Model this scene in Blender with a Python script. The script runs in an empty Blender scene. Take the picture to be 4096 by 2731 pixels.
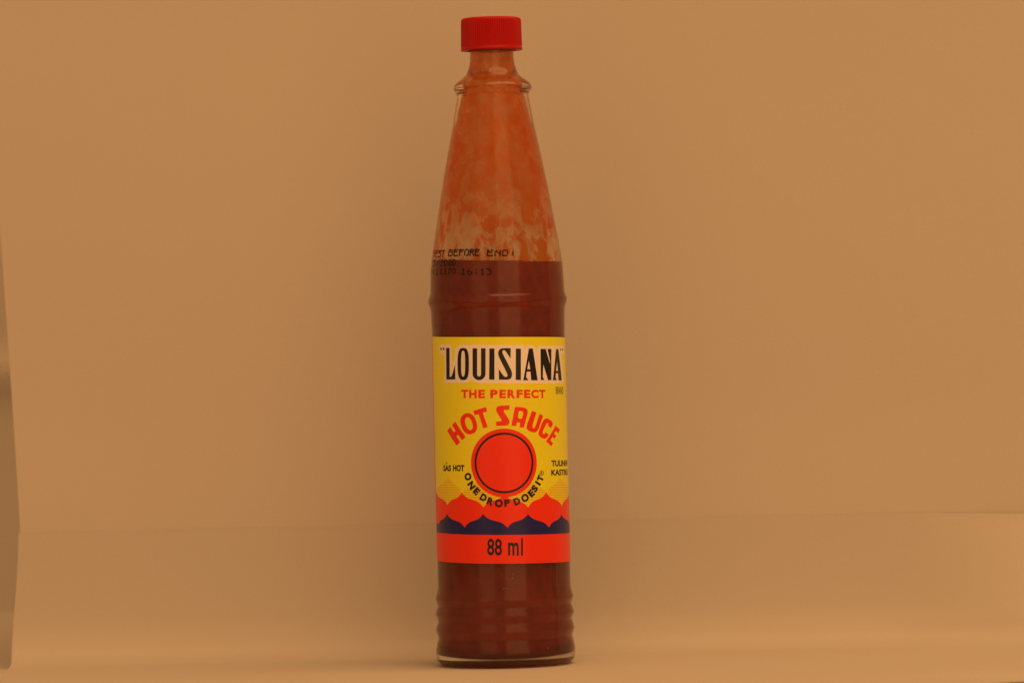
import bpy, bmesh, math, random
from mathutils import Vector, Matrix, noise
from mathutils.geometry import tessellate_polygon

random.seed(7)
scene = bpy.context.scene
col = scene.collection
MM = 0.001
PX = 0.064                       # millimetres per photograph pixel at the bottle's distance
ROLL = math.radians(1.35)        # the camera was held slightly askew
DIST = 1200.0                    # camera to bottle axis, mm
CAMZ = 82.5                      # camera height over the paper, mm

# ------------------------------------------------------------------ camera
cam_data = bpy.data.cameras.new('camera')
cam = bpy.data.objects.new('camera', cam_data)
col.objects.link(cam)
cam_data.sensor_fit = 'HORIZONTAL'
cam_data.sensor_width = 22.3
cam_data.lens = 22.3 * DIST / (4096 * PX)
cam_data.clip_start = 0.05
cam_data.clip_end = 20
cam.matrix_world = (Matrix.Translation((3.46 * MM, -DIST * MM, CAMZ * MM))
                    @ Matrix.Rotation(ROLL, 4, 'Y') @ Matrix.Rotation(math.radians(90), 4, 'X'))
cam_data.dof.use_dof = True
cam_data.dof.focus_distance = (DIST - 14) * MM
cam_data.dof.aperture_fstop = 11.0
scene.camera = cam

# ------------------------------------------------------------------ world and lamps (warm indoor light, no daylight)
world = bpy.data.worlds.new('World')
scene.world = world
world.use_nodes = True
world.node_tree.nodes['Background'].inputs[0].default_value = (1.0, 0.49, 0.183, 1)
world.node_tree.nodes['Background'].inputs[1].default_value = 0.46
TUNGSTEN = (1.0, 0.49, 0.180)


def area(name, loc, target, sx, sy, power):
    d = bpy.data.lights.new(name, 'AREA')
    d.shape = 'ELLIPSE' if 'overhead' in name else 'RECTANGLE'
    d.size, d.size_y, d.energy, d.color = sx, sy, power, TUNGSTEN
    o = bpy.data.objects.new(name, d)
    col.objects.link(o)
    o.location = loc
    o.rotation_euler = (Vector(target) - Vector(loc)).to_track_quat('-Z', 'Y').to_euler()
    return o


area('overhead_lamp', (0.38, -0.44, 1.12), (0.02, 0.0, 0.05), 1.70, 0.90, 11.0)
area('front_lamp', (0.38, -1.02, 0.22), (0.0, 0.0, 0.12), 0.74, 1.60, 2.7)
area('side_lamp', (-0.50, -0.90, 0.22), (0.0, 0.0, 0.12), 0.50, 1.60, 1.0)

vs = scene.view_settings
vs.view_transform = 'Standard'
vs.look = 'None'
vs.exposure = -0.04
vs.gamma = 1.0
vs.use_curve_mapping = False
scene.render.engine = 'CYCLES'
cy = scene.cycles
cy.use_denoising = True
cy.max_bounces = 20
cy.transmission_bounces = 16
cy.glossy_bounces = 8
cy.diffuse_bounces = 5
cy.transparent_max_bounces = 24
cy.sample_clamp_indirect = 4.0
cy.blur_glossy = 0.5


# ------------------------------------------------------------------ materials
def new_mat(name):
    m = bpy.data.materials.new(name)
    m.use_nodes = True
    nt = m.node_tree
    for n in list(nt.nodes):
        nt.nodes.remove(n)
    out = nt.nodes.new('ShaderNodeOutputMaterial')
    return m, nt, out


def N(nt, kind, **kw):
    n = nt.nodes.new(kind)
    for k, v in kw.items():
        if k.startswith('i_'):
            n.inputs[k[2:].replace('_', ' ')].default_value = v
        else:
            setattr(n, k, v)
    return n


def principled(nt, out, color, rough, **kw):
    p = nt.nodes.new('ShaderNodeBsdfPrincipled')
    p.inputs['Base Color'].default_value = (*color, 1)
    p.inputs['Roughness'].default_value = rough
    for k, v in kw.items():
        p.inputs[k.replace('_', ' ')].default_value = v
    nt.links.new(p.outputs[0], out.inputs['Surface'])
    return p


def coords(nt, scale=(1, 1, 1)):
    tc = nt.nodes.new('ShaderNodeTexCoord')
    mp = nt.nodes.new('ShaderNodeMapping')
    mp.inputs['Scale'].default_value = scale
    nt.links.new(tc.outputs['Object'], mp.inputs['Vector'])
    return mp.outputs[0]


def tint(nt, p, color, amount, scale, detail=4):
    """small uneven colour variation on a principled material"""
    vec = coords(nt)
    nz = N(nt, 'ShaderNodeTexNoise', i_Scale=scale, i_Detail=detail)
    nt.links.new(vec, nz.inputs['Vector'])
    mx = N(nt, 'ShaderNodeMix', data_type='RGBA')
    mx.inputs[6].default_value = (*[c * (1 - amount) for c in color], 1)
    mx.inputs[7].default_value = (*[min(1, c * (1 + amount)) for c in color], 1)
    nt.links.new(nz.outputs['Fac'], mx.inputs[0])
    nt.links.new(mx.outputs[2], p.inputs['Base Color'])
    return nz


def paper_mat(name, color):
    m, nt, out = new_mat(name)
    p = principled(nt, out, color, 0.85, Specular_IOR_Level=0.15)
    tint(nt, p, color, 0.07, 2600, 3)
    vec = coords(nt)
    n1 = N(nt, 'ShaderNodeTexNoise', i_Scale=22.0, i_Detail=3)
    n2 = N(nt, 'ShaderNodeTexNoise', i_Scale=1600.0, i_Detail=3)
    nt.links.new(vec, n1.inputs['Vector'])
    nt.links.new(vec, n2.inputs['Vector'])
    b1 = N(nt, 'ShaderNodeBump', i_Strength=0.25, i_Distance=0.0012)
    b2 = N(nt, 'ShaderNodeBump', i_Strength=0.12, i_Distance=0.0001)
    nt.links.new(n1.outputs['Fac'], b1.inputs['Height'])
    nt.links.new(n2.outputs['Fac'], b2.inputs['Height'])
    nt.links.new(b1.outputs[0], b2.inputs['Normal'])
    nt.links.new(b2.outputs[0], p.inputs['Normal'])
    return m


def print_mat(name, color, rough=0.32, amount=0.06):
    m, nt, out = new_mat(name)
    p = principled(nt, out, color, rough, Specular_IOR_Level=0.45)
    tint(nt, p, color, amount, 2200, 3)
    return m


M = {}
M['paper'] = paper_mat('white_paper', (0.55, 0.54, 0.52))
M['fabric'] = paper_mat('white_fabric', (0.56, 0.545, 0.52))
M['wood'] = print_mat('brown_table', (0.34, 0.17, 0.085), 0.5, 0.3)
M['yellow'] = print_mat('yellow_print', (0.82, 0.83, 0.020))
M['cream'] = print_mat('cream_print', (0.86, 0.84, 0.81))
M['red'] = print_mat('red_print', (0.87, 0.030, 0.006))
M['navy'] = print_mat('navy_print', (0.006, 0.010, 0.15))
M['black'] = print_mat('black_print', (0.006, 0.007, 0.014))
M['hatch'] = print_mat('orange_line_print', (0.80, 0.30, 0.01))
M['ink'] = print_mat('black_ink', (0.010, 0.009, 0.008), 0.9)
M['seed'] = print_mat('pale_seed', (0.55, 0.30, 0.06), 0.4, 0.2)

# red cap plastic
m, nt, out = new_mat('red_plastic')
p = principled(nt, out, (0.44, 0.002, 0.004), 0.42, Specular_IOR_Level=0.25)
tint(nt, p, (0.44, 0.002, 0.004), 0.10, 500)
M['cap'] = m

# clear glass
m, nt, out = new_mat('clear_glass')
g = N(nt, 'ShaderNodeBsdfGlass', i_Roughness=0.13, i_IOR=1.5)
g.inputs['Color'].default_value = (0.975, 0.985, 0.965, 1)
vec = coords(nt, (1, 1, 0.5))
nz = N(nt, 'ShaderNodeTexNoise', i_Scale=160.0, i_Detail=2)
bp = N(nt, 'ShaderNodeBump', i_Strength=0.10, i_Distance=0.0006)
nt.links.new(vec, nz.inputs['Vector'])
nt.links.new(nz.outputs['Fac'], bp.inputs['Height'])
nt.links.new(bp.outputs[0], g.inputs['Normal'])
nt.links.new(g.outputs[0], out.inputs['Surface'])
M['glass'] = m

# the stippled underside of the bottle
m, nt, out = new_mat('stippled_glass')
g = N(nt, 'ShaderNodeBsdfGlass', i_Roughness=0.22, i_IOR=1.5)
g.inputs['Color'].default_value = (0.96, 0.975, 0.94, 1)
nt.links.new(g.outputs[0], out.inputs['Surface'])
M['stipple'] = m

# sauce: opaque dark red brown
m, nt, out = new_mat('hot_sauce')
p = principled(nt, out, (0.115, 0.014, 0.008), 0.5, Specular_IOR_Level=0.2)
vec = coords(nt, (1, 1, 0.6))
nz = N(nt, 'ShaderNodeTexNoise', i_Scale=320.0, i_Detail=6, i_Roughness=0.65)
nt.links.new(vec, nz.inputs['Vector'])
cr = N(nt, 'ShaderNodeValToRGB')
cr.color_ramp.elements[0].position = 0.30
cr.color_ramp.elements[0].color = (0.180, 0.008, 0.004, 1)
cr.color_ramp.elements[1].position = 0.75
cr.color_ramp.elements[1].color = (0.300, 0.018, 0.007, 1)
nt.links.new(nz.outputs['Fac'], cr.inputs[0])
nt.links.new(cr.outputs[0], p.inputs['Base Color'])
M['sauce'] = m

# the film of sauce left on the inside of the neck: dense above, run off in streaks lower down
m, nt, out = new_mat('sauce_film')
tc = nt.nodes.new('ShaderNodeTexCoord')
sep = nt.nodes.new('ShaderNodeSeparateXYZ')
nt.links.new(tc.outputs['Object'], sep.inputs[0])


def math_node(op, a, b=None, c=None):
    n = N(nt, 'ShaderNodeMath', operation=op)
    for i, v in enumerate((a, b, c)):
        if v is None:
            continue
        if isinstance(v, (int, float)):
            n.inputs[i].default_value = v
        else:
            nt.links.new(v, n.inputs[i])
    return n.outputs[0]


def map_noise(scale, zscale, detail, rough=0.55, distortion=0.0):
    mp = nt.nodes.new('ShaderNodeMapping')
    mp.inputs['Scale'].default_value = (1, 1, zscale)
    nt.links.new(tc.outputs['Object'], mp.inputs['Vector'])
    nn = N(nt, 'ShaderNodeTexNoise', i_Scale=scale, i_Detail=detail, i_Roughness=rough, i_Distortion=distortion)
    nt.links.new(mp.outputs[0], nn.inputs['Vector'])
    return nn.outputs['Fac']


height = N(nt, 'ShaderNodeMapRange', interpolation_type='SMOOTHSTEP')
height.inputs['From Min'].default_value = 0.105
height.inputs['From Max'].default_value = 0.126
nt.links.new(sep.outputs['Z'], height.inputs['Value'])
streak = map_noise(260.0, 0.35, 3, 0.5, 0.9)
ridge = math_node('ABSOLUTE', math_node('SUBTRACT', streak, 0.5))           # thin pale runs
runs = N(nt, 'ShaderNodeMapRange')
runs.inputs['From Min'].default_value = 0.0
runs.inputs['From Max'].default_value = 0.045
nt.links.new(ridge, runs.inputs['Value'])
patch = map_noise(220.0, 0.62, 6, 0.62, 0.9)
patches = N(nt, 'ShaderNodeMapRange')
patches.inputs['From Min'].default_value = 0.455
patches.inputs['From Max'].default_value = 0.565
nt.links.new(patch, patches.inputs['Value'])
low = math_node('MULTIPLY', math_node('MULTIPLY_ADD', patches.outputs[0], 0.78, 0.16), math_node('MULTIPLY_ADD', runs.outputs[0], 0.85, 0.15))
grain_r = N(nt, 'ShaderNodeMapRange')
grain_r.inputs['From Min'].default_value = 0.36
grain_r.inputs['From Max'].default_value = 0.64
nt.links.new(map_noise(520.0, 0.85, 6, 0.75), grain_r.inputs['Value'])
grain = grain_r.outputs[0]
high = math_node('MULTIPLY_ADD', grain, 0.36, math_node('MULTIPLY_ADD', patches.outputs[0], 0.16, 0.56))
mixd = N(nt, 'ShaderNodeMix', data_type='FLOAT')
nt.links.new(height.outputs[0], mixd.inputs[0])
nt.links.new(low, mixd.inputs[2])
nt.links.new(high, mixd.inputs[3])
front = N(nt, 'ShaderNodeMapRange')                       # the sauce last ran down this side: the far side is thinner
front.inputs['From Min'].default_value = -0.004
front.inputs['From Max'].default_value = 0.004
front.inputs['To Min'].default_value = 1.0
front.inputs['To Max'].default_value = 0.60
nt.links.new(sep.outputs['Y'], front.inputs['Value'])
dens = math_node('MULTIPLY', mixd.outputs[0], front.outputs[0])
trc = N(nt, 'ShaderNodeValToRGB')
trc.color_ramp.elements[0].position = 0.0
trc.color_ramp.elements[0].color = (1.0, 0.96, 0.90, 1)
trc.color_ramp.elements[1].position = 1.0
trc.color_ramp.elements[1].color = (0.97, 0.32, 0.012, 1)
nt.links.new(dens, trc.inputs[0])
dfc = N(nt, 'ShaderNodeValToRGB')
dfc.color_ramp.elements[0].color = (0.95, 0.74, 0.52, 1)
dfc.color_ramp.elements[1].color = (0.95, 0.26, 0.004, 1)
nt.links.new(dens, dfc.inputs[0])
tr = nt.nodes.new('ShaderNodeBsdfTransparent')
nt.links.new(trc.outputs[0], tr.inputs[0])
df = nt.nodes.new('ShaderNodeBsdfDiffuse')
tl = nt.nodes.new('ShaderNodeBsdfTranslucent')
nt.links.new(dfc.outputs[0], df.inputs[0])
nt.links.new(dfc.outputs[0], tl.inputs[0])
mx1 = N(nt, 'ShaderNodeMixShader')
mx1.inputs[0].default_value = 0.50
nt.links.new(df.outputs[0], mx1.inputs[1])
nt.links.new(tl.outputs[0], mx1.inputs[2])
mx2 = N(nt, 'ShaderNodeMixShader')
nt.links.new(math_node('MULTIPLY_ADD', dens, 0.30, 0.10), mx2.inputs[0])
nt.links.new(tr.outputs[0], mx2.inputs[1])
nt.links.new(mx1.outputs[0], mx2.inputs[2])
nt.links.new(mx2.outputs[0], out.inputs['Surface'])
M['film'] = m


# ------------------------------------------------------------------ helpers
def mesh_obj(name, verts, faces, mat, parent=None, smooth=True):
    me = bpy.data.meshes.new(name)
    me.from_pydata([Vector(v) * MM for v in verts], [], faces)
    me.validate()
    if smooth:
        me.polygons.foreach_set('use_smooth', [True] * len(me.polygons))
    me.materials.append(M[mat])
    o = bpy.data.objects.new(name, me)
    col.objects.link(o)
    if parent:
        o.parent = parent
    return o


def catmull(pts, n):
    """dense points along a smooth curve through pts"""
    res = []
    for i in range(len(pts) - 1):
        p0, p1 = pts[max(i - 1, 0)], pts[i]
        p2, p3 = pts[i + 1], pts[min(i + 2, len(pts) - 1)]
        for k in range(n):
            t = k / n
            res.append(tuple(0.5 * (2 * b + (c - a) * t + (2 * a - 5 * b + 4 * c - d) * t * t
                                    + (3 * b - a - 3 * c + d) * t ** 3)
                             for a, b, c, d in zip(p0, p1, p2, p3)))
    res.append(tuple(pts[-1]))
    return res


def interp(table, x):
    if x <= table[0][0]:
        return table[0][1]
    for (x0, y0), (x1, y1) in zip(table, table[1:]):
        if x <= x1:
            return y0 + (y1 - y0) * (x - x0) / (x1 - x0)
    return table[-1][1]


def smoothstep(a, b, x):
    t = min(1, max(0, (x - a) / (b - a)))
    return t * t * (3 - 2 * t)


def lathe(profile, angles, fr=None):
    """(r, z) profile turned about the axis; fr(r, z, angle) may move a point"""
    verts, faces = [], []
    na = len(angles)
    for r, z in profile:
        for a in angles:
            rr, zz = fr(r, z, a) if fr else (r, z)
            verts.append((rr * math.sin(a), -rr * math.cos(a), zz))     # angle 0 faces the camera
    for i in range(len(profile) - 1):
        for j in range(na):
            k = (j + 1) % na
            faces.append((i * na + j, i * na + k, (i + 1) * na + k, (i + 1) * na + j))
    return verts, faces


def structure(o):
    o['kind'] = 'structure'
    return o


# ------------------------------------------------------------------ the setting: paper sweep, backing sheet, tent fabric, table
def sheet(name, left, right, prof_at, mat, nu, shift=None, thick=0.25):
    """a sheet of paper: prof_at(x) gives (y, z) points; left(z)/right are its side edges"""
    rows = len(prof_at(0))
    verts, faces = [], []
    for i in range(nu + 1):
        t = i / nu
        xx = -134 + (right + 134) * t
        pr = prof_at(xx)
        for (y, z) in pr:
            xl = left(y, z)
            x = xl + (right - xl) * t
            verts.append((x, y, z))
    for i in range(nu):
        for j in range(rows - 1):
            a = i * rows + j
            faces.append((a, a + rows, a + rows + 1, a + 1))
    o = mesh_obj(name, verts, faces, mat)
    md = o.modifiers.new('thickness', 'SOLIDIFY')
    md.thickness = thick * MM
    md.offset = -1
    es = o.modifiers.new('crisp_edges', 'EDGE_SPLIT')
    es.split_angle = math.radians(40)
    return structure(o)


LEFT_PROF = [(-115, 0), (-80, 0), (-40, 0), (0, 0), (20, 0), (33, 0.15), (41.5, 2.2), (45.0, 7.0), (46.6, 13.6), (47.6, 23), (48.1, 32.0), (48.2, 34.6)]
RIGHT_PROF = [(-115, 0), (-80, 0), (-40, 0), (-6, 0), (12, 0.1), (19.5, 1.0), (23.0, 4.2), (25.5, 8.5), (31, 13.5), (38, 20), (45, 29), (47, 32.5)]
LP = catmull(LEFT_PROF, 8)
RP = catmull(RIGHT_PROF, 8)


def floor_prof(x):
    t = 0.8 * smoothstep(95, 165, x)
    f = smoothstep(80, 132, x)
    res = []
    for (a, b), (c, d) in zip(LP, RP):
        y, z = a + (c - a) * t, b + (d - b) * t
        if y < -55:                                                 # the near right corner is cut short and droops
            y = -55 + (y + 55) * (1 - 0.66 * f)
            z -= f * 1.7 * smoothstep(-62, -76, y)
        res.append((y, z + 0.16 * noise.noise(Vector((x * .02, y * .03, z * .05))) * smoothstep(20, 45, y)))
    return res


sheet('floor', lambda y, z: -130.6 - 0.5 * smoothstep(0, 3, z) + 1.9 * smoothstep(3, 34, z), 230, floor_prof, 'paper', 90)


def back_prof(x):
    f = smoothstep(95, 180, x)
    res = []
    for k in range(60):
        z = 29.5 + 300 * (k / 59) ** 1.3
        y = 48.5 + 0.085 * (z - 34) - 0.00042 * (z - 34) ** 2 + 0.3 * f * math.exp(-((z - 34) / 17) ** 2)
        y += 1.0 * (noise.noise(Vector((x * .012, 3.1, z * .012))) + .5) * smoothstep(30, 70, z)
        res.append((y, z))
    return res


sheet('backdrop', lambda y, z: -128.4 - 0.050 * (z - 30), 260, back_prof, 'paper', 80)

# soft box fabric behind and beside the paper, with a sewn crease
fab = []
for k in range(81):
    z = -3 + 420 * k / 80
    fab.append((330 + 0.02 * z - 5.0 * math.exp(-((z - 76) / 4.5) ** 2) + 2.0 * math.sin(z * .035), z))
structure(mesh_obj('back_wall', [(x, y + 8 * math.sin(x * .012 + .4), z) for x in range(-420, 421, 20) for (y, z) in fab],
                   [(i * 81 + j, (i + 1) * 81 + j, (i + 1) * 81 + j + 1, i * 81 + j + 1) for i in range(42) for j in range(80)], 'fabric'))
for nm, sgn in (('side_wall_left', -1), ('side_wall_right', 1)):
    vv = [(sgn * (400 - 0.02 * z + 3 * math.sin(y * .03 + z * .01)), y, z) for y in range(20, 341, 20) for z in range(-3, 420, 21)]
    nz_ = len(range(-3, 420, 21))
    structure(mesh_obj(nm, vv, [(i * nz_ + j, (i + 1) * nz_ + j, (i + 1) * nz_ + j + 1, i * nz_ + j + 1)
                                for i in range(16) for j in range(nz_ - 1)], 'fabric'))
fv = [(x, y, -1.2 + 0.3 * noise.noise(Vector((x * .02, y * .02, 0)))) for x in range(-420, 421, 20) for y in range(-40, 381, 20)]
structure(mesh_obj('fabric_floor', fv, [(i * 22 + j, (i + 1) * 22 + j, (i + 1) * 22 + j + 1, i * 22 + j + 1)
                                        for i in range(42) for j in range(21)], 'fabric'))
structure(mesh_obj('table', [(-700, -180, -2.0), (700, -180, -2.0), (700, 500, -2.0), (-700, 500, -2.0),
                             (-700, -180, -35), (700, -180, -35), (700, 500, -35), (-700, 500, -35)],
                   [(0, 1, 2, 3), (7, 6, 5, 4), (0, 4, 5, 1), (1, 5, 6, 2), (2, 6, 7, 3), (3, 7, 4, 0)], 'wood', smooth=False))

# ------------------------------------------------------------------ the bottle
bottle = bpy.data.objects.new('sauce_bottle', None)
bottle.empty_display_size = 0.02
col.objects.link(bottle)
bottle['label'] = 'tall glass hot sauce bottle with red screw cap and yellow label on white paper'
bottle['category'] = 'bottle'


def zp(y):                       # photograph row on the axis -> height in mm
    return (2654.6 - y) * PX


# outer outline: photograph row, half width in photograph pixels
OUT = [(2646, 262), (2629, 275.5), (2608, 278), (2588, 278.2), (2566, 274), (2543, 268.5), (2527, 273), (2511, 277), (2495, 273.5),
       (2478, 268), (2462, 272.5), (2447, 277), (2431, 272.5), (2415, 267.5), (2400, 272), (2385, 276), (2370, 272), (2352, 267), (2326, 265.4), (2262, 265.5),
       (2150, 265.5), (1900, 265.5), (1600, 265.5), (1400, 265.5), (1331, 266), (1270, 267), (1236, 268.5), (1222, 272), (1210, 276.5),
       (1198, 278), (1186, 275), (1174, 270.5), (1160, 268.3), (1139, 267.2), (1091, 265.6), (1044, 261.8), (996, 255), (930, 243.8),
       (850, 230), (769, 216), (690, 201), (609, 185.5), (550, 173.2), (500, 163), (450, 154.5), (415, 148), (392, 144), (379, 143.5),
       (371, 147), (361, 153.5), (349, 156.2), (337, 151.5), (325, 139), (314, 123), (304, 112), (287, 100.5),
       (262, 92), (235, 88), (215, 87.2), (180, 87), (110, 87)]
outer_rz = [(r * PX, zp(y)) for y, r in OUT]
outer_s = catmull([(14.2, 0.0), (15.4, 0.12), (16.3, 0.30)] + outer_rz, 5)
R_AT = sorted([(z, r) for r, z in outer_rz])
R_BODY = 265.5 * PX

INNER = [(0, 2.0), (5, 2.08), (9, 2.45), (12.0, 3.2), (13.6, 4.5), (14.4, 6.6), (14.6, 10), (14.6, 40), (14.6, 84), (14.55, 93), (14.4, 100),
         (13.9, 106), (12.8, 112), (11.5, 119.5), (9.9, 126), (8.5, 131), (7.3, 135), (6.4, 138), (5.9, 141), (5.35, 144.5), (5.05, 147.5), (4.4, 150),
         (3.95, 152), (3.7, 155), (3.6, 159), (3.6, 162)]
inner_s = catmull(INNER, 5)
R_IN = [(z, r) for r, z in inner_s[20:]]

SEAM = 0.885                     # mould seam, turned to the right of the front
NA = 144
ang = [2 * math.pi * k / NA for k in range(NA)]
for s0 in (SEAM, SEAM + math.pi):
    ang += [s0 + d for d in (-0.022, -0.012, -0.006, 0.006, 0.012, 0.022)]
ang = sorted(a for a in ang)


def seam_bump(r, z, a):
    for s0 in (SEAM, SEAM + math.pi):
        if abs(a - s0) < 0.009 and (4 < z < 24.5 or 84.5 < z < 101):
            return r + 0.11, z
    return r, z


base_s = [(0.001, 0.9), (5, 0.82), (9.5, 0.55), (12.6, 0.18), (13.4, 0.05)]
v1, f1 = lathe(base_s + outer_s + [(4.6, 163.2), (3.9, 163.0)] + [(max(r, 0.001), z) for r, z in reversed(inner_s)], ang, 
               lambda r, z, a: seam_bump(r, z, a) if r > interp(R_AT, z) - 0.6 else (r, z))
glass = mesh_obj('glass_body', v1, f1, 'glass', bottle)
glass.data.materials.append(M['stipple'])
for pgn in glass.data.polygons:
    if pgn.center.z < 1.75 * MM:
        pgn.material_index = 1

# sauce body
TILT = math.tan(math.radians(2.1))
Z_TOP = zp(1046)
prof = [(0.001, 1.95)] + [(r + 0.09, z - 0.02) for r, z in inner_s[2:] if z < Z_TOP - 3]
n_side = len(prof)
for k in range(1, 9):
    zz = Z_TOP - 3 + 3 * k / 8
    prof.append((interp(R_IN, zz) + 0.09, zz))
prof += [(13.0, Z_TOP - 0.25), (9, Z_TOP - 0.3), (0.001, Z_TOP - 0.3)]


def sauce_fr(r, z, a):
    w = smoothstep(Z_TOP - 3.2, Z_TOP - 0.4, z)
    return r, z - w * TILT * r * math.sin(a) + w * 0.14 * noise.noise(Vector((3 * math.sin(a), 3 * math.cos(a), 1.7)))


a96 = [2 * math.pi * k / 96 for k in range(96)]
v1, f1 = lathe(prof, a96, sauce_fr)
sauce = mesh_obj('sauce', v1, f1, 'sauce', bottle)

# film on the inner wall above the sauce
fz = [Z_TOP - 1.0 + (160.5 - Z_TOP + 1.0) * k / 60 for k in range(61)]
v1, f1 = lathe([(interp(R_IN, z) + 0.03, z) for z in fz], a96)
film = mesh_obj('sauce_film', v1, f1, 'film', bottle)

# pale flecks of seed lying against the glass
for (px, py, ln, rot) in ((2053, 2312, 0.75, 0.9), (2056, 2296, 0.55, 0.4), (2017, 2354, 0.75, 0.1), (2030, 2352, 0.5, 0.5),
                          (2054, 2359, 0.45, 0.6), (2214, 2596, 0.55, 0.3), (1904, 2318, 0.4, 1.2), (2008, 2297, 0.45, 0.5)):
    u, v = px - 2048, py - 1365.5
    X = u * math.cos(ROLL) - v * math.sin(ROLL)
    V = u * math.sin(ROLL) + v * math.cos(ROLL)
    th = math.asin(max(-.98, min(.98, (X * PX + 3.46) / R_BODY))) * 0.99
    z = CAMZ - V * PX * (1 - R_BODY * math.cos(th) / DIST)
    r = interp(R_IN, z) + 0.03
    bm = bmesh.new()
    bmesh.ops.create_icosphere(bm, subdivisions=1, radius=1)
    cr_, sr_ = math.cos(rot), math.sin(rot)
    for w in bm.verts:
        x, y, zz = w.co.x * ln * .5, w.co.y * 0.10, w.co.z * ln * 0.22
        x, zz = x * cr_ - zz * sr_, x * sr_ + zz * cr_
        a = th + x / r
        w.co = Vector(((r - y) * math.sin(a), -(r - y) * math.cos(a), z + zz)) * MM
    me = bpy.data.meshes.new('seed')
    bm.to_mesh(me)
    bm.free()
    me.materials.append(M['seed'])
    o = bpy.data.objects.new('seed', me)
    col.objects.link(o)
    o.parent = sauce

# ------------------------------------------------------------------ the ribbed screw cap
CZ0, CZ1 = zp(202.5), zp(71)
cap_prof = [(6.3, CZ1 - 1.6), (6.3, CZ0 + 0.05), (7.55, CZ0), (7.85, CZ0 + 0.05), (7.90, CZ0 + 0.3), (7.86, CZ0 + 0.75), (7.74, CZ0 + 0.95),
            (7.74, CZ0 + 1.1), (7.70, CZ0 + 3), (7.66, CZ0 + 5), (7.62, CZ1 - 1.1), (7.56, CZ1 - 0.62), (7.38, CZ1 - 0.27), (7.1, CZ1 - 0.08), (6.7, CZ1),
            (5.2, CZ1 - 0.02), (3, CZ1 - 0.03), (0.001, CZ1 - 0.03)]
NR = 84
cang = [2 * math.pi * k / (NR * 4) for k in range(NR * 4)]


def rib(r, z, a):
    if r > 7.3 and CZ0 + 1.0 < z < CZ1 - 0.2:
        k = round(a / (2 * math.pi) * NR * 4) % 4
        return r + (0.10, 0.10, -0.08, -0.08)[k], z
    return r, z


v1, f1 = lathe([(0.001, CZ1 - 1.6)] + cap_prof, cang, rib)
cap = mesh_obj('screw_cap', v1, f1, 'cap', bottle, smooth=False)
for pgn in cap.data.polygons:
    pgn.use_smooth = pgn.center.z > (CZ1 - 0.5) * MM or pgn.center.z < (CZ0 + 0.9) * MM


# ------------------------------------------------------------------ printing on the round label and the glass
def unroll(px, py, radius=R_BODY):
    """photograph pixel on the bottle's front -> (arc length, height) in mm on its surface"""
    u, v = px - 2048, py - 1365.5
    X = u * math.cos(ROLL) - v * math.sin(ROLL)
    V = u * math.sin(ROLL) + v * math.cos(ROLL)
    k = 1.0
    for _ in range(3):
        s = max(-0.995, min(0.995, (X * PX * k + 3.46) / radius))
        th = math.asin(s)
        k = 1 - radius * math.cos(th) / DIST
    return th * R_BODY, CAMZ - V * PX * k


def A(x, y):                     # coordinates measured in the enlarged upper half of the label
    return unroll(1650 + x / 3.1357, 1320 + y / 3.1357)


def B(x, y):                     # ... and in its lower half
    return unroll(1650 + x / 3.1357, 1800 + y / 3.1357)


def C(x, y):                     # ... and in the shoulder above it
    return unroll(1650 + x / 3.1357, 900 + y / 3.1357, 262 * PX)


def tessellate(shapes):
    """shapes: list of [outline, hole, ...]; returns verts, tris"""
    verts, tris = [], []
    for loops in shapes:
        base = len(verts)
        pts = [Vector((x, y, 0)) for lp in loops for x, y in lp]
        t = tessellate_polygon([[Vector((x, y, 0)) for x, y in lp] for lp in loops])
        verts += [(q.x, q.y) for q in pts]
        tris += [tuple(base + i for i in f) for f in t]
    return verts, tris


def wrap(name, verts, tris, mat, parent, lift, radius=None, step=0.7):
    """bend a flat print round the bottle at its own radius"""
    bm = bmesh.new()
    vs_ = [bm.verts.new((x, y, 0)) for x, y in verts]
    for f in tris:
        if len(set(f)) == 3:
            try:
                bm.faces.new([vs_[i] for i in f])
            except ValueError:
                pass
    lo = min(x for x, _ in verts)
    hi = max(x for x, _ in verts)
    s = math.floor(lo / step) * step + step
    while s < hi:
        bmesh.ops.bisect_plane(bm, geom=bm.verts[:] + bm.edges[:] + bm.faces[:], plane_co=(s, 0, 0), plane_no=(1, 0, 0), dist=1e-5)
        s += step
    for w in bm.verts:
        a = w.co.x / R_BODY
        z = w.co.y
        r = (radius(z) if radius else R_BODY) + lift
        w.co = Vector((r * math.sin(a), -r * math.cos(a), z)) * MM
    bm.normal_update()
    for f in bm.faces:
        if f.normal.x * f.calc_center_median().x + f.normal.y * f.calc_center_median().y < 0:
            f.normal_flip()
    me = bpy.data.meshes.new(name)
    bm.to_mesh(me)
    bm.free()
    me.materials.append(M[mat])
    o = bpy.data.objects.new(name, me)
    col.objects.link(o)
    o.parent = parent
    return o


def text_flat(body, bold=0.0):
    """the built-in font as flat triangles, scaled to a unit box"""
    cu = bpy.data.curves.new('t', 'FONT')
    cu.body = body
    cu.size = 1.0
    cu.offset = bold
    cu.resolution_u = 4
    o = bpy.data.objects.new('t', cu)
    col.objects.link(o)
    dg = bpy.context.evaluated_depsgraph_get()
    ev = o.evaluated_get(dg)
    me = ev.to_mesh()
    vs_ = [(w.co.x, w.co.y) for w in me.vertices]
    me.calc_loop_triangles()
    tr_ = [tuple(t.vertices) for t in me.loop_triangles]
    ev.to_mesh_clear()
    bpy.data.objects.remove(o)
    bpy.data.curves.remove(cu)
    x0, x1 = min(x for x, _ in vs_), max(x for x, _ in vs_)
    y0, y1 = min(y for _, y in vs_), max(y for _, y in vs_)
    return [((x - x0) / (x1 - x0), (y - y0) / (y1 - y0)) for x, y in vs_], tr_


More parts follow.
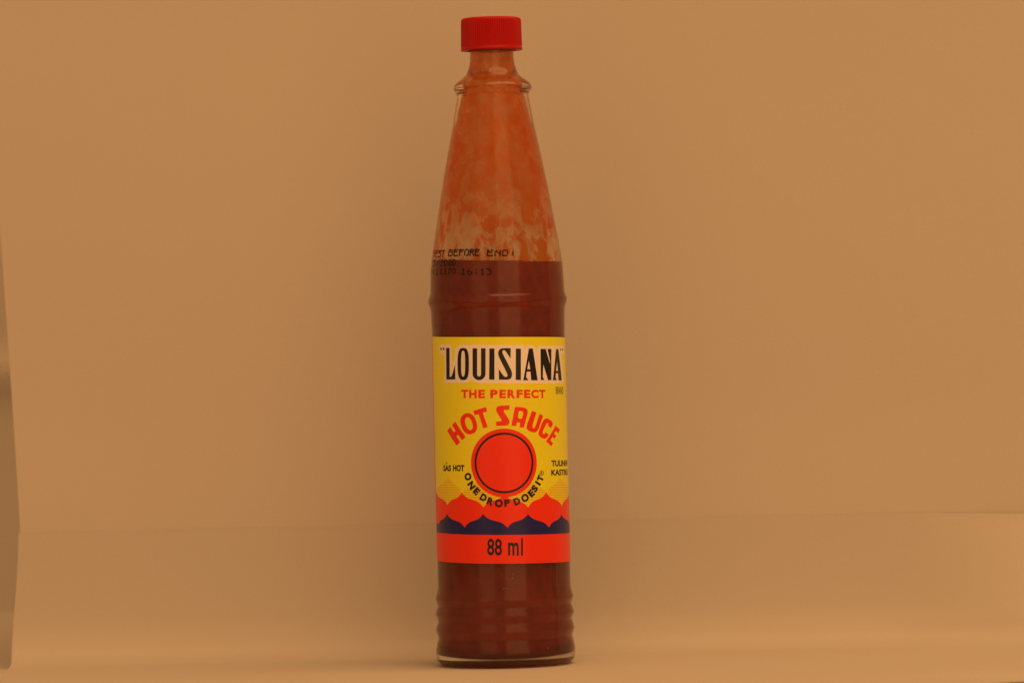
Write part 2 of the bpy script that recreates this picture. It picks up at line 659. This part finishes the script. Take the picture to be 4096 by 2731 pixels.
def text_quad(body, bl, br, tl, bold=0.0):
    """text fitted to a box given by three corners in label millimetres"""
    vs_, tr_ = text_flat(body, bold)
    return [(bl[0] + x * (br[0] - bl[0]) + y * (tl[0] - bl[0]), bl[1] + x * (br[1] - bl[1]) + y * (tl[1] - bl[1])) for x, y in vs_], tr_


def join(parts):
    verts, tris = [], []
    for v, t in parts:
        b = len(verts)
        verts += v
        tris += [tuple(b + i for i in f) for f in t]
    return verts, tris


def chaikin(p, n=2):
    for _ in range(n):
        q = []
        for i in range(len(p)):
            a, b = p[i], p[(i + 1) % len(p)]
            q += [(a[0] * .8 + b[0] * .2, a[1] * .8 + b[1] * .2), (a[0] * .2 + b[0] * .8, a[1] * .2 + b[1] * .8)]
        p = q
    return p


def superellipse(cx, cy, rx, ry, e=2.0, n=40, rot=0.0):
    res = []
    for k in range(n):
        t = 2 * math.pi * k / n
        c, s = math.cos(t), math.sin(t)
        x = rx * math.copysign(abs(c) ** (2 / e), c)
        y = ry * math.copysign(abs(s) ** (2 / e), s)
        res.append((cx + x * math.cos(rot) - y * math.sin(rot), cy + x * math.sin(rot) + y * math.cos(rot)))
    return res


def quad_map(corners, pts):
    (ax, ay), (bx, by), (cx, cy), (dx, dy) = corners      # top left, top right, bottom right, bottom left
    return [((1 - x) * (1 - y) * ax + x * (1 - y) * bx + x * y * cx + (1 - x) * y * dx,
             (1 - x) * (1 - y) * ay + x * (1 - y) * by + x * y * cy + (1 - x) * y * dy) for x, y in pts]


def pts_A(loops):
    return [[A(x, y) for x, y in lp] for lp in loops]


def pts_B(loops):
    return [[B(x, y) for x, y in lp] for lp in loops]


# label sheet: a slightly crooked rectangle from just past the left outline to the right
top_l, top_r = A(268, 83), A(1915, 92)
bot_l, bot_r = B(318, 1402), B(1965, 1414)
slope_t = (top_r[1] - top_l[1]) / (top_r[0] - top_l[0])
slope_b = (bot_r[1] - bot_l[1]) / (bot_r[0] - bot_l[0])
S0, S1 = -24.2, 30.5
zt = lambda s: A(1150, 86)[1] + slope_t * (s - A(1150, 86)[0])
zb = lambda s: B(1150, 1420)[1] + slope_b * (s - B(1150, 1420)[0])
L_LIFT = 0.07
lab_v, lab_t = tessellate([[[(S0, zb(S0)), (S1, zb(S1)), (S1, zt(S1)), (S0, zt(S0))]]])
label = wrap('label', lab_v, lab_t, 'yellow', bottle, L_LIFT)
md = label.modifiers.new('paper_thickness', 'SOLIDIFY')
md.thickness = 0.05 * MM
md.offset = -1

# the red edged sheet of the rear label, showing as a sliver beside it
rear_v, rear_t = tessellate([[[(-50, zb(-50) + .1), (S0 - 0.05, zb(S0) + .1), (S0 - 0.05, zt(S0) - .1), (-50, zt(-50) - .1)]]])
wrap('rear_label', rear_v, rear_t, 'red', bottle, L_LIFT)

LAY = 0.012


def lay(k):
    return L_LIFT + LAY * k


# thin printed lines filling the onion shapes
lines = []


def onion_half(y, apex, mid, wide):
    t = (y - apex) / (mid - apex)
    return wide * min(1.0, max(0.0, 0.10 * t + 0.9 * t ** 1.6))


yy = 335
while yy < 720:
    spans = []
    hl = onion_half(yy, 320, 480, 158)
    spans.append((max(306, 448 - hl), 448 + hl))
    hr = onion_half(yy, 335, 485, 150)
    spans.append((1848 - hr, min(1958, 1848 + hr)))
    if yy > 415:
        w = onion_half(yy, 395, 505, 150)
        spans.append((790 - w, 1100))
        spans.append((1200, 1512 + w))
    for x0, x1 in spans:
        n = max(2, int((x1 - x0) / 60))
        pts = [(x0 + (x1 - x0) * k / n) for k in range(n + 1)]
        lines.append([[B(x, yy - 3.2) for x in pts] + [B(x, yy + 3.2) for x in reversed(pts)]])
    yy += 21
v_, t_ = tessellate(lines)
wrap('hatching', v_, t_, 'hatch', label, lay(1))


def ogee(peaks):
    """alternating peaks and cusps joined by S-curves"""
    res = []
    for (x0, y0), (x1, y1) in zip(peaks, peaks[1:]):
        for k in range(16):
            t = k / 16
            q = 2 * t - 1
            f = 0.5 + 0.5 * (0.42 * q + 0.58 * math.copysign(abs(q) ** 3.2, q))
            res.append((x0 + (x1 - x0) * t, y0 + (y1 - y0) * f))
    res.append(peaks[-1])
    return res


red_top = ogee([(300, 525), (440, 692), (620, 525), (890, 716), (1150, 545), (1450, 716), (1675, 522), (1872, 702), (1958, 545)])
red_pts = [B(*q) for q in red_top]
red_pts = [(S0 + .02, red_pts[0][1] + .3)] + red_pts + [(S1 - 5.5, red_pts[-1][1] - 2.2), (S1 - 2.5, red_pts[-1][1] - .1), (S1 - .02, red_pts[-1][1] - 1.5)]
red_pts += [(S1 - .02, zb(S1) + .01)] + [(S1 - .02 + (S0 - S1 + .04) * k / 40, zb(S1 + (S0 - S1) * k / 40) + .01) for k in range(1, 41)]
v_, t_ = tessellate([[red_pts]])
wrap('red_scallops', v_, t_, 'red', label, lay(2))

navy_top = ogee([(300, 905), (332, 928), (435, 797), (655, 968), (885, 797), (1190, 972), (1447, 797), (1710, 968), (1867, 800), (1966, 930)])
navy = [B(*q) for q in navy_top]
navy = [(S0 + .02, navy[0][1] + .2)] + navy + [(S1 - 4.5, navy[-1][1] + 2.3), (S1 - .02, navy[-1][1] + .2)]
nb0, nb1 = B(320, 1036), B(1965, 1056)
nsl = slope_b
nbc = B(1150, 1060)
navy += [(S1 - .02 + (S0 - S1 + .04) * k / 40, nbc[1] + nsl * ((S1 - .02 + (S0 - S1 + .04) * k / 40) - nbc[0])) for k in range(41)]
v_, t_ = tessellate([[navy]])
wrap('navy_scallops', v_, t_, 'navy', label, lay(3))

# disc with black ring
cx_, cz_ = B(1151, 158)
disc = superellipse(cx_, cz_, 135 * PX, 135 * PX, 2.0, 96)
v_, t_ = tessellate([[disc]])
wrap('red_disc', v_, t_, 'red', label, lay(3))
v_, t_ = tessellate([[superellipse(cx_, cz_, 119.6 * PX, 119.6 * PX, 2, 96), superellipse(cx_, cz_, 111.2 * PX, 111.2 * PX, 2, 96)]])
wrap('black_ring', v_, t_, 'black', label, lay(4))

# big black title on its cream surround
halo = [[(338, 180), (488, 183), (496, 232), (500, 385), (516, 398), (528, 372), (538, 240), (560, 205), (600, 188), (760, 184), (1000, 186), (1240, 188), (1395, 190), (1412, 235),
         (1428, 192), (1525, 192), (1546, 250), (1562, 262), (1566, 196), (1700, 196), (1893, 202), (1893, 292), (1858, 312), (1868, 365), (1886, 520),
         (1893, 668), (1740, 668), (1300, 668), (900, 666), (862, 674), (800, 660), (740, 627), (705, 655), (640, 664), (402, 660),
         (400, 600), (408, 540), (402, 325), (365, 298), (340, 258)]]
v_, t_ = tessellate([pts_A(halo)])
wrap('title_surround', v_, t_, 'cream', label, lay(1))

title = []
title.append([[(425, 222), (468, 222), (470, 586), (490, 584), (506, 545), (537, 430), (540, 618), (428, 620)]])
title.append([superellipse(639, 425, 71, 201, 3.0, 48), superellipse(637, 420, 25, 162, 3.0, 40)])
ub = [(755, 228), (812, 228), (812, 555)] + [(836 - 24 * math.cos(math.pi * k / 10), 555 + 26 * math.sin(math.pi * k / 10)) for k in range(1, 10)] + \
     [(860, 555), (860, 228), (917, 228), (917, 545)] + [(836 + 81 * math.cos(math.pi * k / 14), 545 + 82 * math.sin(math.pi * k / 14)) for k in range(1, 14)] + [(755, 545)]
title.append([ub])
title.append([[(965, 230), (1028, 230), (1028, 622), (962, 620)]])
title.append([chaikin([(1232, 226), (1231, 228), (1230, 353), (1228, 355), (1172, 268), (1150, 250), (1130, 256), (1125, 285), (1240, 505), (1250, 550), (1240, 600), (1205, 622), (1088, 621), (1085, 620),
                       (1082, 492), (1084, 490), (1140, 572), (1165, 589), (1188, 582), (1193, 556), (1085, 340), (1072, 290), (1085, 246), (1125, 225)], 2)])
title.append([[(1295, 232), (1358, 232), (1358, 626), (1293, 624)]])
title.append([[(1458, 230), (1507, 230), (1567, 630), (1487, 628), (1478, 520), (1432, 520), (1424, 590), (1452, 628), (1388, 628)],
              [(1438, 490), (1475, 490), (1457, 382)]])
title.append([[(1603, 235), (1666, 235), (1722, 425), (1722, 385), (1690, 236), (1738, 237), (1738, 627), (1697, 627), (1637, 430), (1632, 590), (1652, 626), (1607, 625)]])
title.append([[(1797, 238), (1826, 238), (1869, 631), (1828, 630), (1821, 540), (1795, 540), (1791, 592), (1806, 628), (1758, 628)],
              [(1797, 512), (1820, 512), (1808, 395)]])
for qx, qy, d in ((362, 238, 1), (393, 238, 1), (1856, 250, -1), (1880, 250, -1)):
    w = 11 if d > 0 else 7
    title.append([chaikin([(qx - w, qy - 16), (qx + w * .6, qy - 18), (qx + w, qy - 4), (qx + w * .9 * d, qy + 18), (qx - w * .2, qy + 6), (qx - w, qy - 2)], 1)])
v_, t_ = tessellate([pts_A(lp) for lp in title])
wrap('title_lettering', v_, t_, 'black', label, lay(2))

# red slogan line
parts = []
for ch, x0, x1 in (('T', 614, 700), ('H', 712, 806), ('E', 826, 910), ('P', 976, 1070), ('E', 1090, 1172), ('R', 1190, 1292), ('F', 1304, 1382),
                   ('E', 1398, 1476), ('C', 1486, 1580), ('T', 1586, 1664)):
    parts.append(text_quad(ch, A(x0, 852), A(x1, 853), A(x0, 746), 0.05))
wrap('slogan_lettering', *join(parts), 'red', label, lay(2))
sm = text_quad('BRAND', A(1795, 800), A(1888, 802), A(1795, 708), 0.0)
wrap('small_lettering', *sm, 'black', label, lay(2))

# arched red words
hs = []
hs.append([quad_map([(437, 1258), (538, 1145), (668, 1338), (556, 1446)],
                    [(0, 0), (.38, 0), (.38, .38), (.62, .38), (.62, 0), (1, 0), (1, 1), (.62, 1), (.62, .60), (.38, .60), (.38, 1), (0, 1)])])
# the H's stems run along the arch's radius
hs[0] = [quad_map([(437, 1258), (538, 1145), (668, 1338), (556, 1446)],
                  [(0, 0), (.40, 0), (.40, .36), (.60, .36), (.60, 0), (1, 0), (1, 1), (.60, 1), (.60, .62), (.40, .62), (.40, 1), (0, 1)])]
hs.append([superellipse(708, 1172, 98, 134, 2.3, 44, -0.32), superellipse(709, 1172, 42, 82, 2.3, 36, -0.32)])
hs.append([[(765, 1012), (922, 963), (937, 1018), (882, 1036), (945, 1212), (890, 1230), (830, 1052), (782, 1068)]])
hs.append([chaikin([(1218, 941), (1217, 942), (1214, 994), (1213, 996), (1128, 1000), (1207, 1115), (1218, 1150), (1205, 1186), (1178, 1196), (1049, 1200), (1048, 1199),
                    (1050, 1147), (1051, 1145), (1132, 1142), (1058, 1030), (1046, 995), (1058, 962), (1090, 947)], 2)])
hs.append([chaikin([(1288, 960), (1400, 968), (1438, 992), (1446, 1032), (1396, 1221), (1394, 1222), (1341, 1216), (1340, 1214), (1352, 1160), (1310, 1153), (1298, 1202), (1296, 1203),
                    (1242, 1196), (1240, 1194), (1282, 972)], 1), chaikin([(1330, 1010), (1374, 1014), (1390, 1035), (1372, 1113), (1320, 1107)], 1)])
hs.append([chaikin([(1497, 1012), (1499, 1011), (1551, 1030), (1552, 1032), (1497, 1212), (1514, 1232), (1534, 1222), (1590, 1050), (1592, 1050), (1634, 1069), (1635, 1072), (1582, 1235),
                    (1552, 1276), (1518, 1284), (1470, 1268), (1432, 1240), (1427, 1200)], 1)])
hs.append([chaikin([(1750, 1145), (1758, 1178), (1736, 1224), (1733, 1224), (1696, 1198), (1704, 1168), (1682, 1160), (1628, 1275), (1632, 1302), (1652, 1302), (1664, 1282), (1668, 1281), (1706, 1306), (1706, 1310),
                    (1682, 1350), (1650, 1363), (1608, 1345), (1578, 1312), (1580, 1270), (1632, 1140), (1656, 1112), (1690, 1104)], 1)])
hs.append([quad_map([(1790, 1196), (1846, 1250), (1738, 1454), (1672, 1392)],
                    [(0, 0), (1, 0), (1, .20), (.48, .20), (.48, .385), (.92, .385), (.92, .575), (.48, .575), (.48, .80), (1, .80), (1, 1), (0, 1)])])
v_, t_ = tessellate([pts_A(lp) for lp in hs])
wrap('arched_lettering', v_, t_, 'red', label, lay(2))

# small side lines
parts = [text_quad('SAS', B(390, 262), B(485, 262), B(390, 186), 0.04), text_quad('HOT', B(512, 262), B(652, 264), B(512, 182), 0.045)]
ringc = B(432, 163)
parts.append(tessellate([[superellipse(ringc[0], ringc[1], .26, .26, 2, 16), superellipse(ringc[0], ringc[1], .12, .12, 2, 16)]]))
wrap('small_lettering', *join(parts), 'black', label, lay(2))
t0, k0 = B(1738, 203), B(1738, 318)
span = (B(1925, 203)[0] - t0[0]) * 7 / 5.9
parts = [text_quad('TULINEN', t0, (t0[0] + span, t0[1] + slope_b * span), B(1738, 128), 0.034),
         text_quad('KASTIKE', k0, (k0[0] + span, k0[1] + slope_b * span), B(1738, 243), 0.034)]
wrap('small_lettering', *join(parts), 'black', label, lay(2))

# motto running round under the disc
parts = []
for ch, x, y, w in (('O', 698, 330, 84), ('N', 742, 440, 80), ('E', 806, 513, 62), ('D', 892, 592, 74), ('R', 978, 640, 72), ('O', 1083, 664, 92), ('P', 1186, 660, 64),
                    ('D', 1310, 640, 74), ('O', 1410, 596, 90), ('E', 1488, 538, 62), ('S', 1530, 478, 62), ('I', 1570, 412, 24), ('T', 1602, 352, 66)):
    c = B(x, y)
    an = math.atan2(c[1] - cz_, c[0] - cx_) + math.pi / 2
    ux, uy = math.cos(an), math.sin(an)
    vs_, tr_ = text_flat(ch, 0.058)
    wd, ht = 1.1 * w * PX / 3.1357, (90 if ch != 'O' else 98) * PX / 3.1357
    parts.append(([(c[0] + (a - .5) * wd * ux - (b - .5) * ht * uy, c[1] + (a - .5) * wd * uy + (b - .5) * ht * ux) for a, b in vs_], tr_))
c = B(1618, 285)
parts.append(tessellate([[superellipse(*c, .62, .62, 2, 24), superellipse(*c, .50, .50, 2, 24)]]))
vs_, tr_ = text_flat('R', 0.01)
parts.append(([(c[0] + (a - .5) * .48, c[1] + (b - .5) * .62) for a, b in vs_], tr_))
wrap('motto_lettering', *join(parts), 'black', label, lay(5))

# volume
parts = [text_quad('88', B(938, 1316), B(1122, 1320), B(938, 1104), 0.02), text_quad('m', B(1198, 1318), B(1332, 1320), B(1198, 1152), 0.022),
         text_quad('l', B(1360, 1320), B(1384, 1320), B(1360, 1100), 0.012)]
wrap('volume_lettering', *join(parts), 'black', label, lay(3))

# ink-jet best-before print on the glass, made of dots
DOT = {'B': '11110 10001 11110 10001 10001 10001 11110', 'E': '11111 10000 11110 10000 10000 10000 11111', 'S': '01111 10000 01110 00001 00001 00001 11110',
       'T': '11111 00100 00100 00100 00100 00100 00100', 'F': '11111 10000 11110 10000 10000 10000 10000', 'O': '01110 10001 10001 10001 10001 10001 01110',
       'R': '11110 10001 11110 10100 10010 10001 10001', 'N': '10001 11001 10101 10011 10001 10001 10001', 'D': '11110 10001 10001 10001 10001 10001 11110',
       ':': '00000 00100 00100 00000 00100 00100 00000', '0': '01110 10001 10001 10001 10001 10001 01110', '1': '00100 01100 00100 00100 00100 00100 01110',
       '2': '01110 10001 00001 00110 01000 10000 11111', '3': '11110 00001 00110 00001 00001 00001 11110', '6': '00110 01000 10000 11110 10001 10001 01110',
       '7': '11111 00001 00010 00100 00100 01000 01000', '/': '00001 00010 00010 00100 01000 01000 10000', 'M': '10001 11011 10101 10101 10001 10001 10001'}


def dot_word(word, x0, x1, y0, y1, slant=0.0, skip=0.03):
    res = []
    n = len(word)
    pitch = (x1 - x0) / (n * 6 - 1)
    rowh = (y1 - y0) / 7
    for i, ch in enumerate(word):
        for r, row in enumerate(DOT[ch].split()):
            for c_, bit in enumerate(row):
                if bit == '1' and random.random() > skip:
                    x = x0 + (i * 6 + c_ + .5) * pitch + random.uniform(-1.2, 1.2)
                    y = y0 + (r + .5) * rowh + slant * (x - x0) + random.uniform(-1.5, 1.5)
                    res.append((x, y))
    return res


def dots(pts, hw, hh):
    shapes = []
    for x, y in pts:
        s, z = C(x, y)
        shapes.append([superellipse(s, z, hw, hh, 2.4, 8)])
    return tessellate(shapes)


def glass_radius(z):
    return interp(R_AT, z)


p1 = dot_word('BEST', 228, 388, 318, 408, -0.02) + dot_word('BEFORE', 440, 836, 305, 392, -0.01) + dot_word('END', 930, 1205, 312, 390, 0, 0.16) + dot_word(':', 1225, 1300, 325, 388, 0)
p2 = dot_word('03/2020', 195, 540, 438, 518, -0.02)
p3 = dot_word('1170', 345, 545, 545, 622, -0.03) + dot_word('16:13', 612, 992, 545, 626, 0.0, 0.08) + dot_word('M1', 236, 340, 552, 628, 0)
p1 = [q for q in p1 if q[0] > 244]
p2 = [q for q in p2 if q[0] > 252]
v_, t_ = dots(p1, 0.22, 0.21)
wrap('date_print', v_, t_, 'ink', glass, 0.03, glass_radius)
v_, t_ = dots(p2, 0.20, 0.19)
wrap('date_print', v_, t_, 'ink', glass, 0.03, glass_radius)
v_, t_ = dots(p3, 0.20, 0.19)
wrap('date_print', v_, t_, 'ink', glass, 0.03, glass_radius)
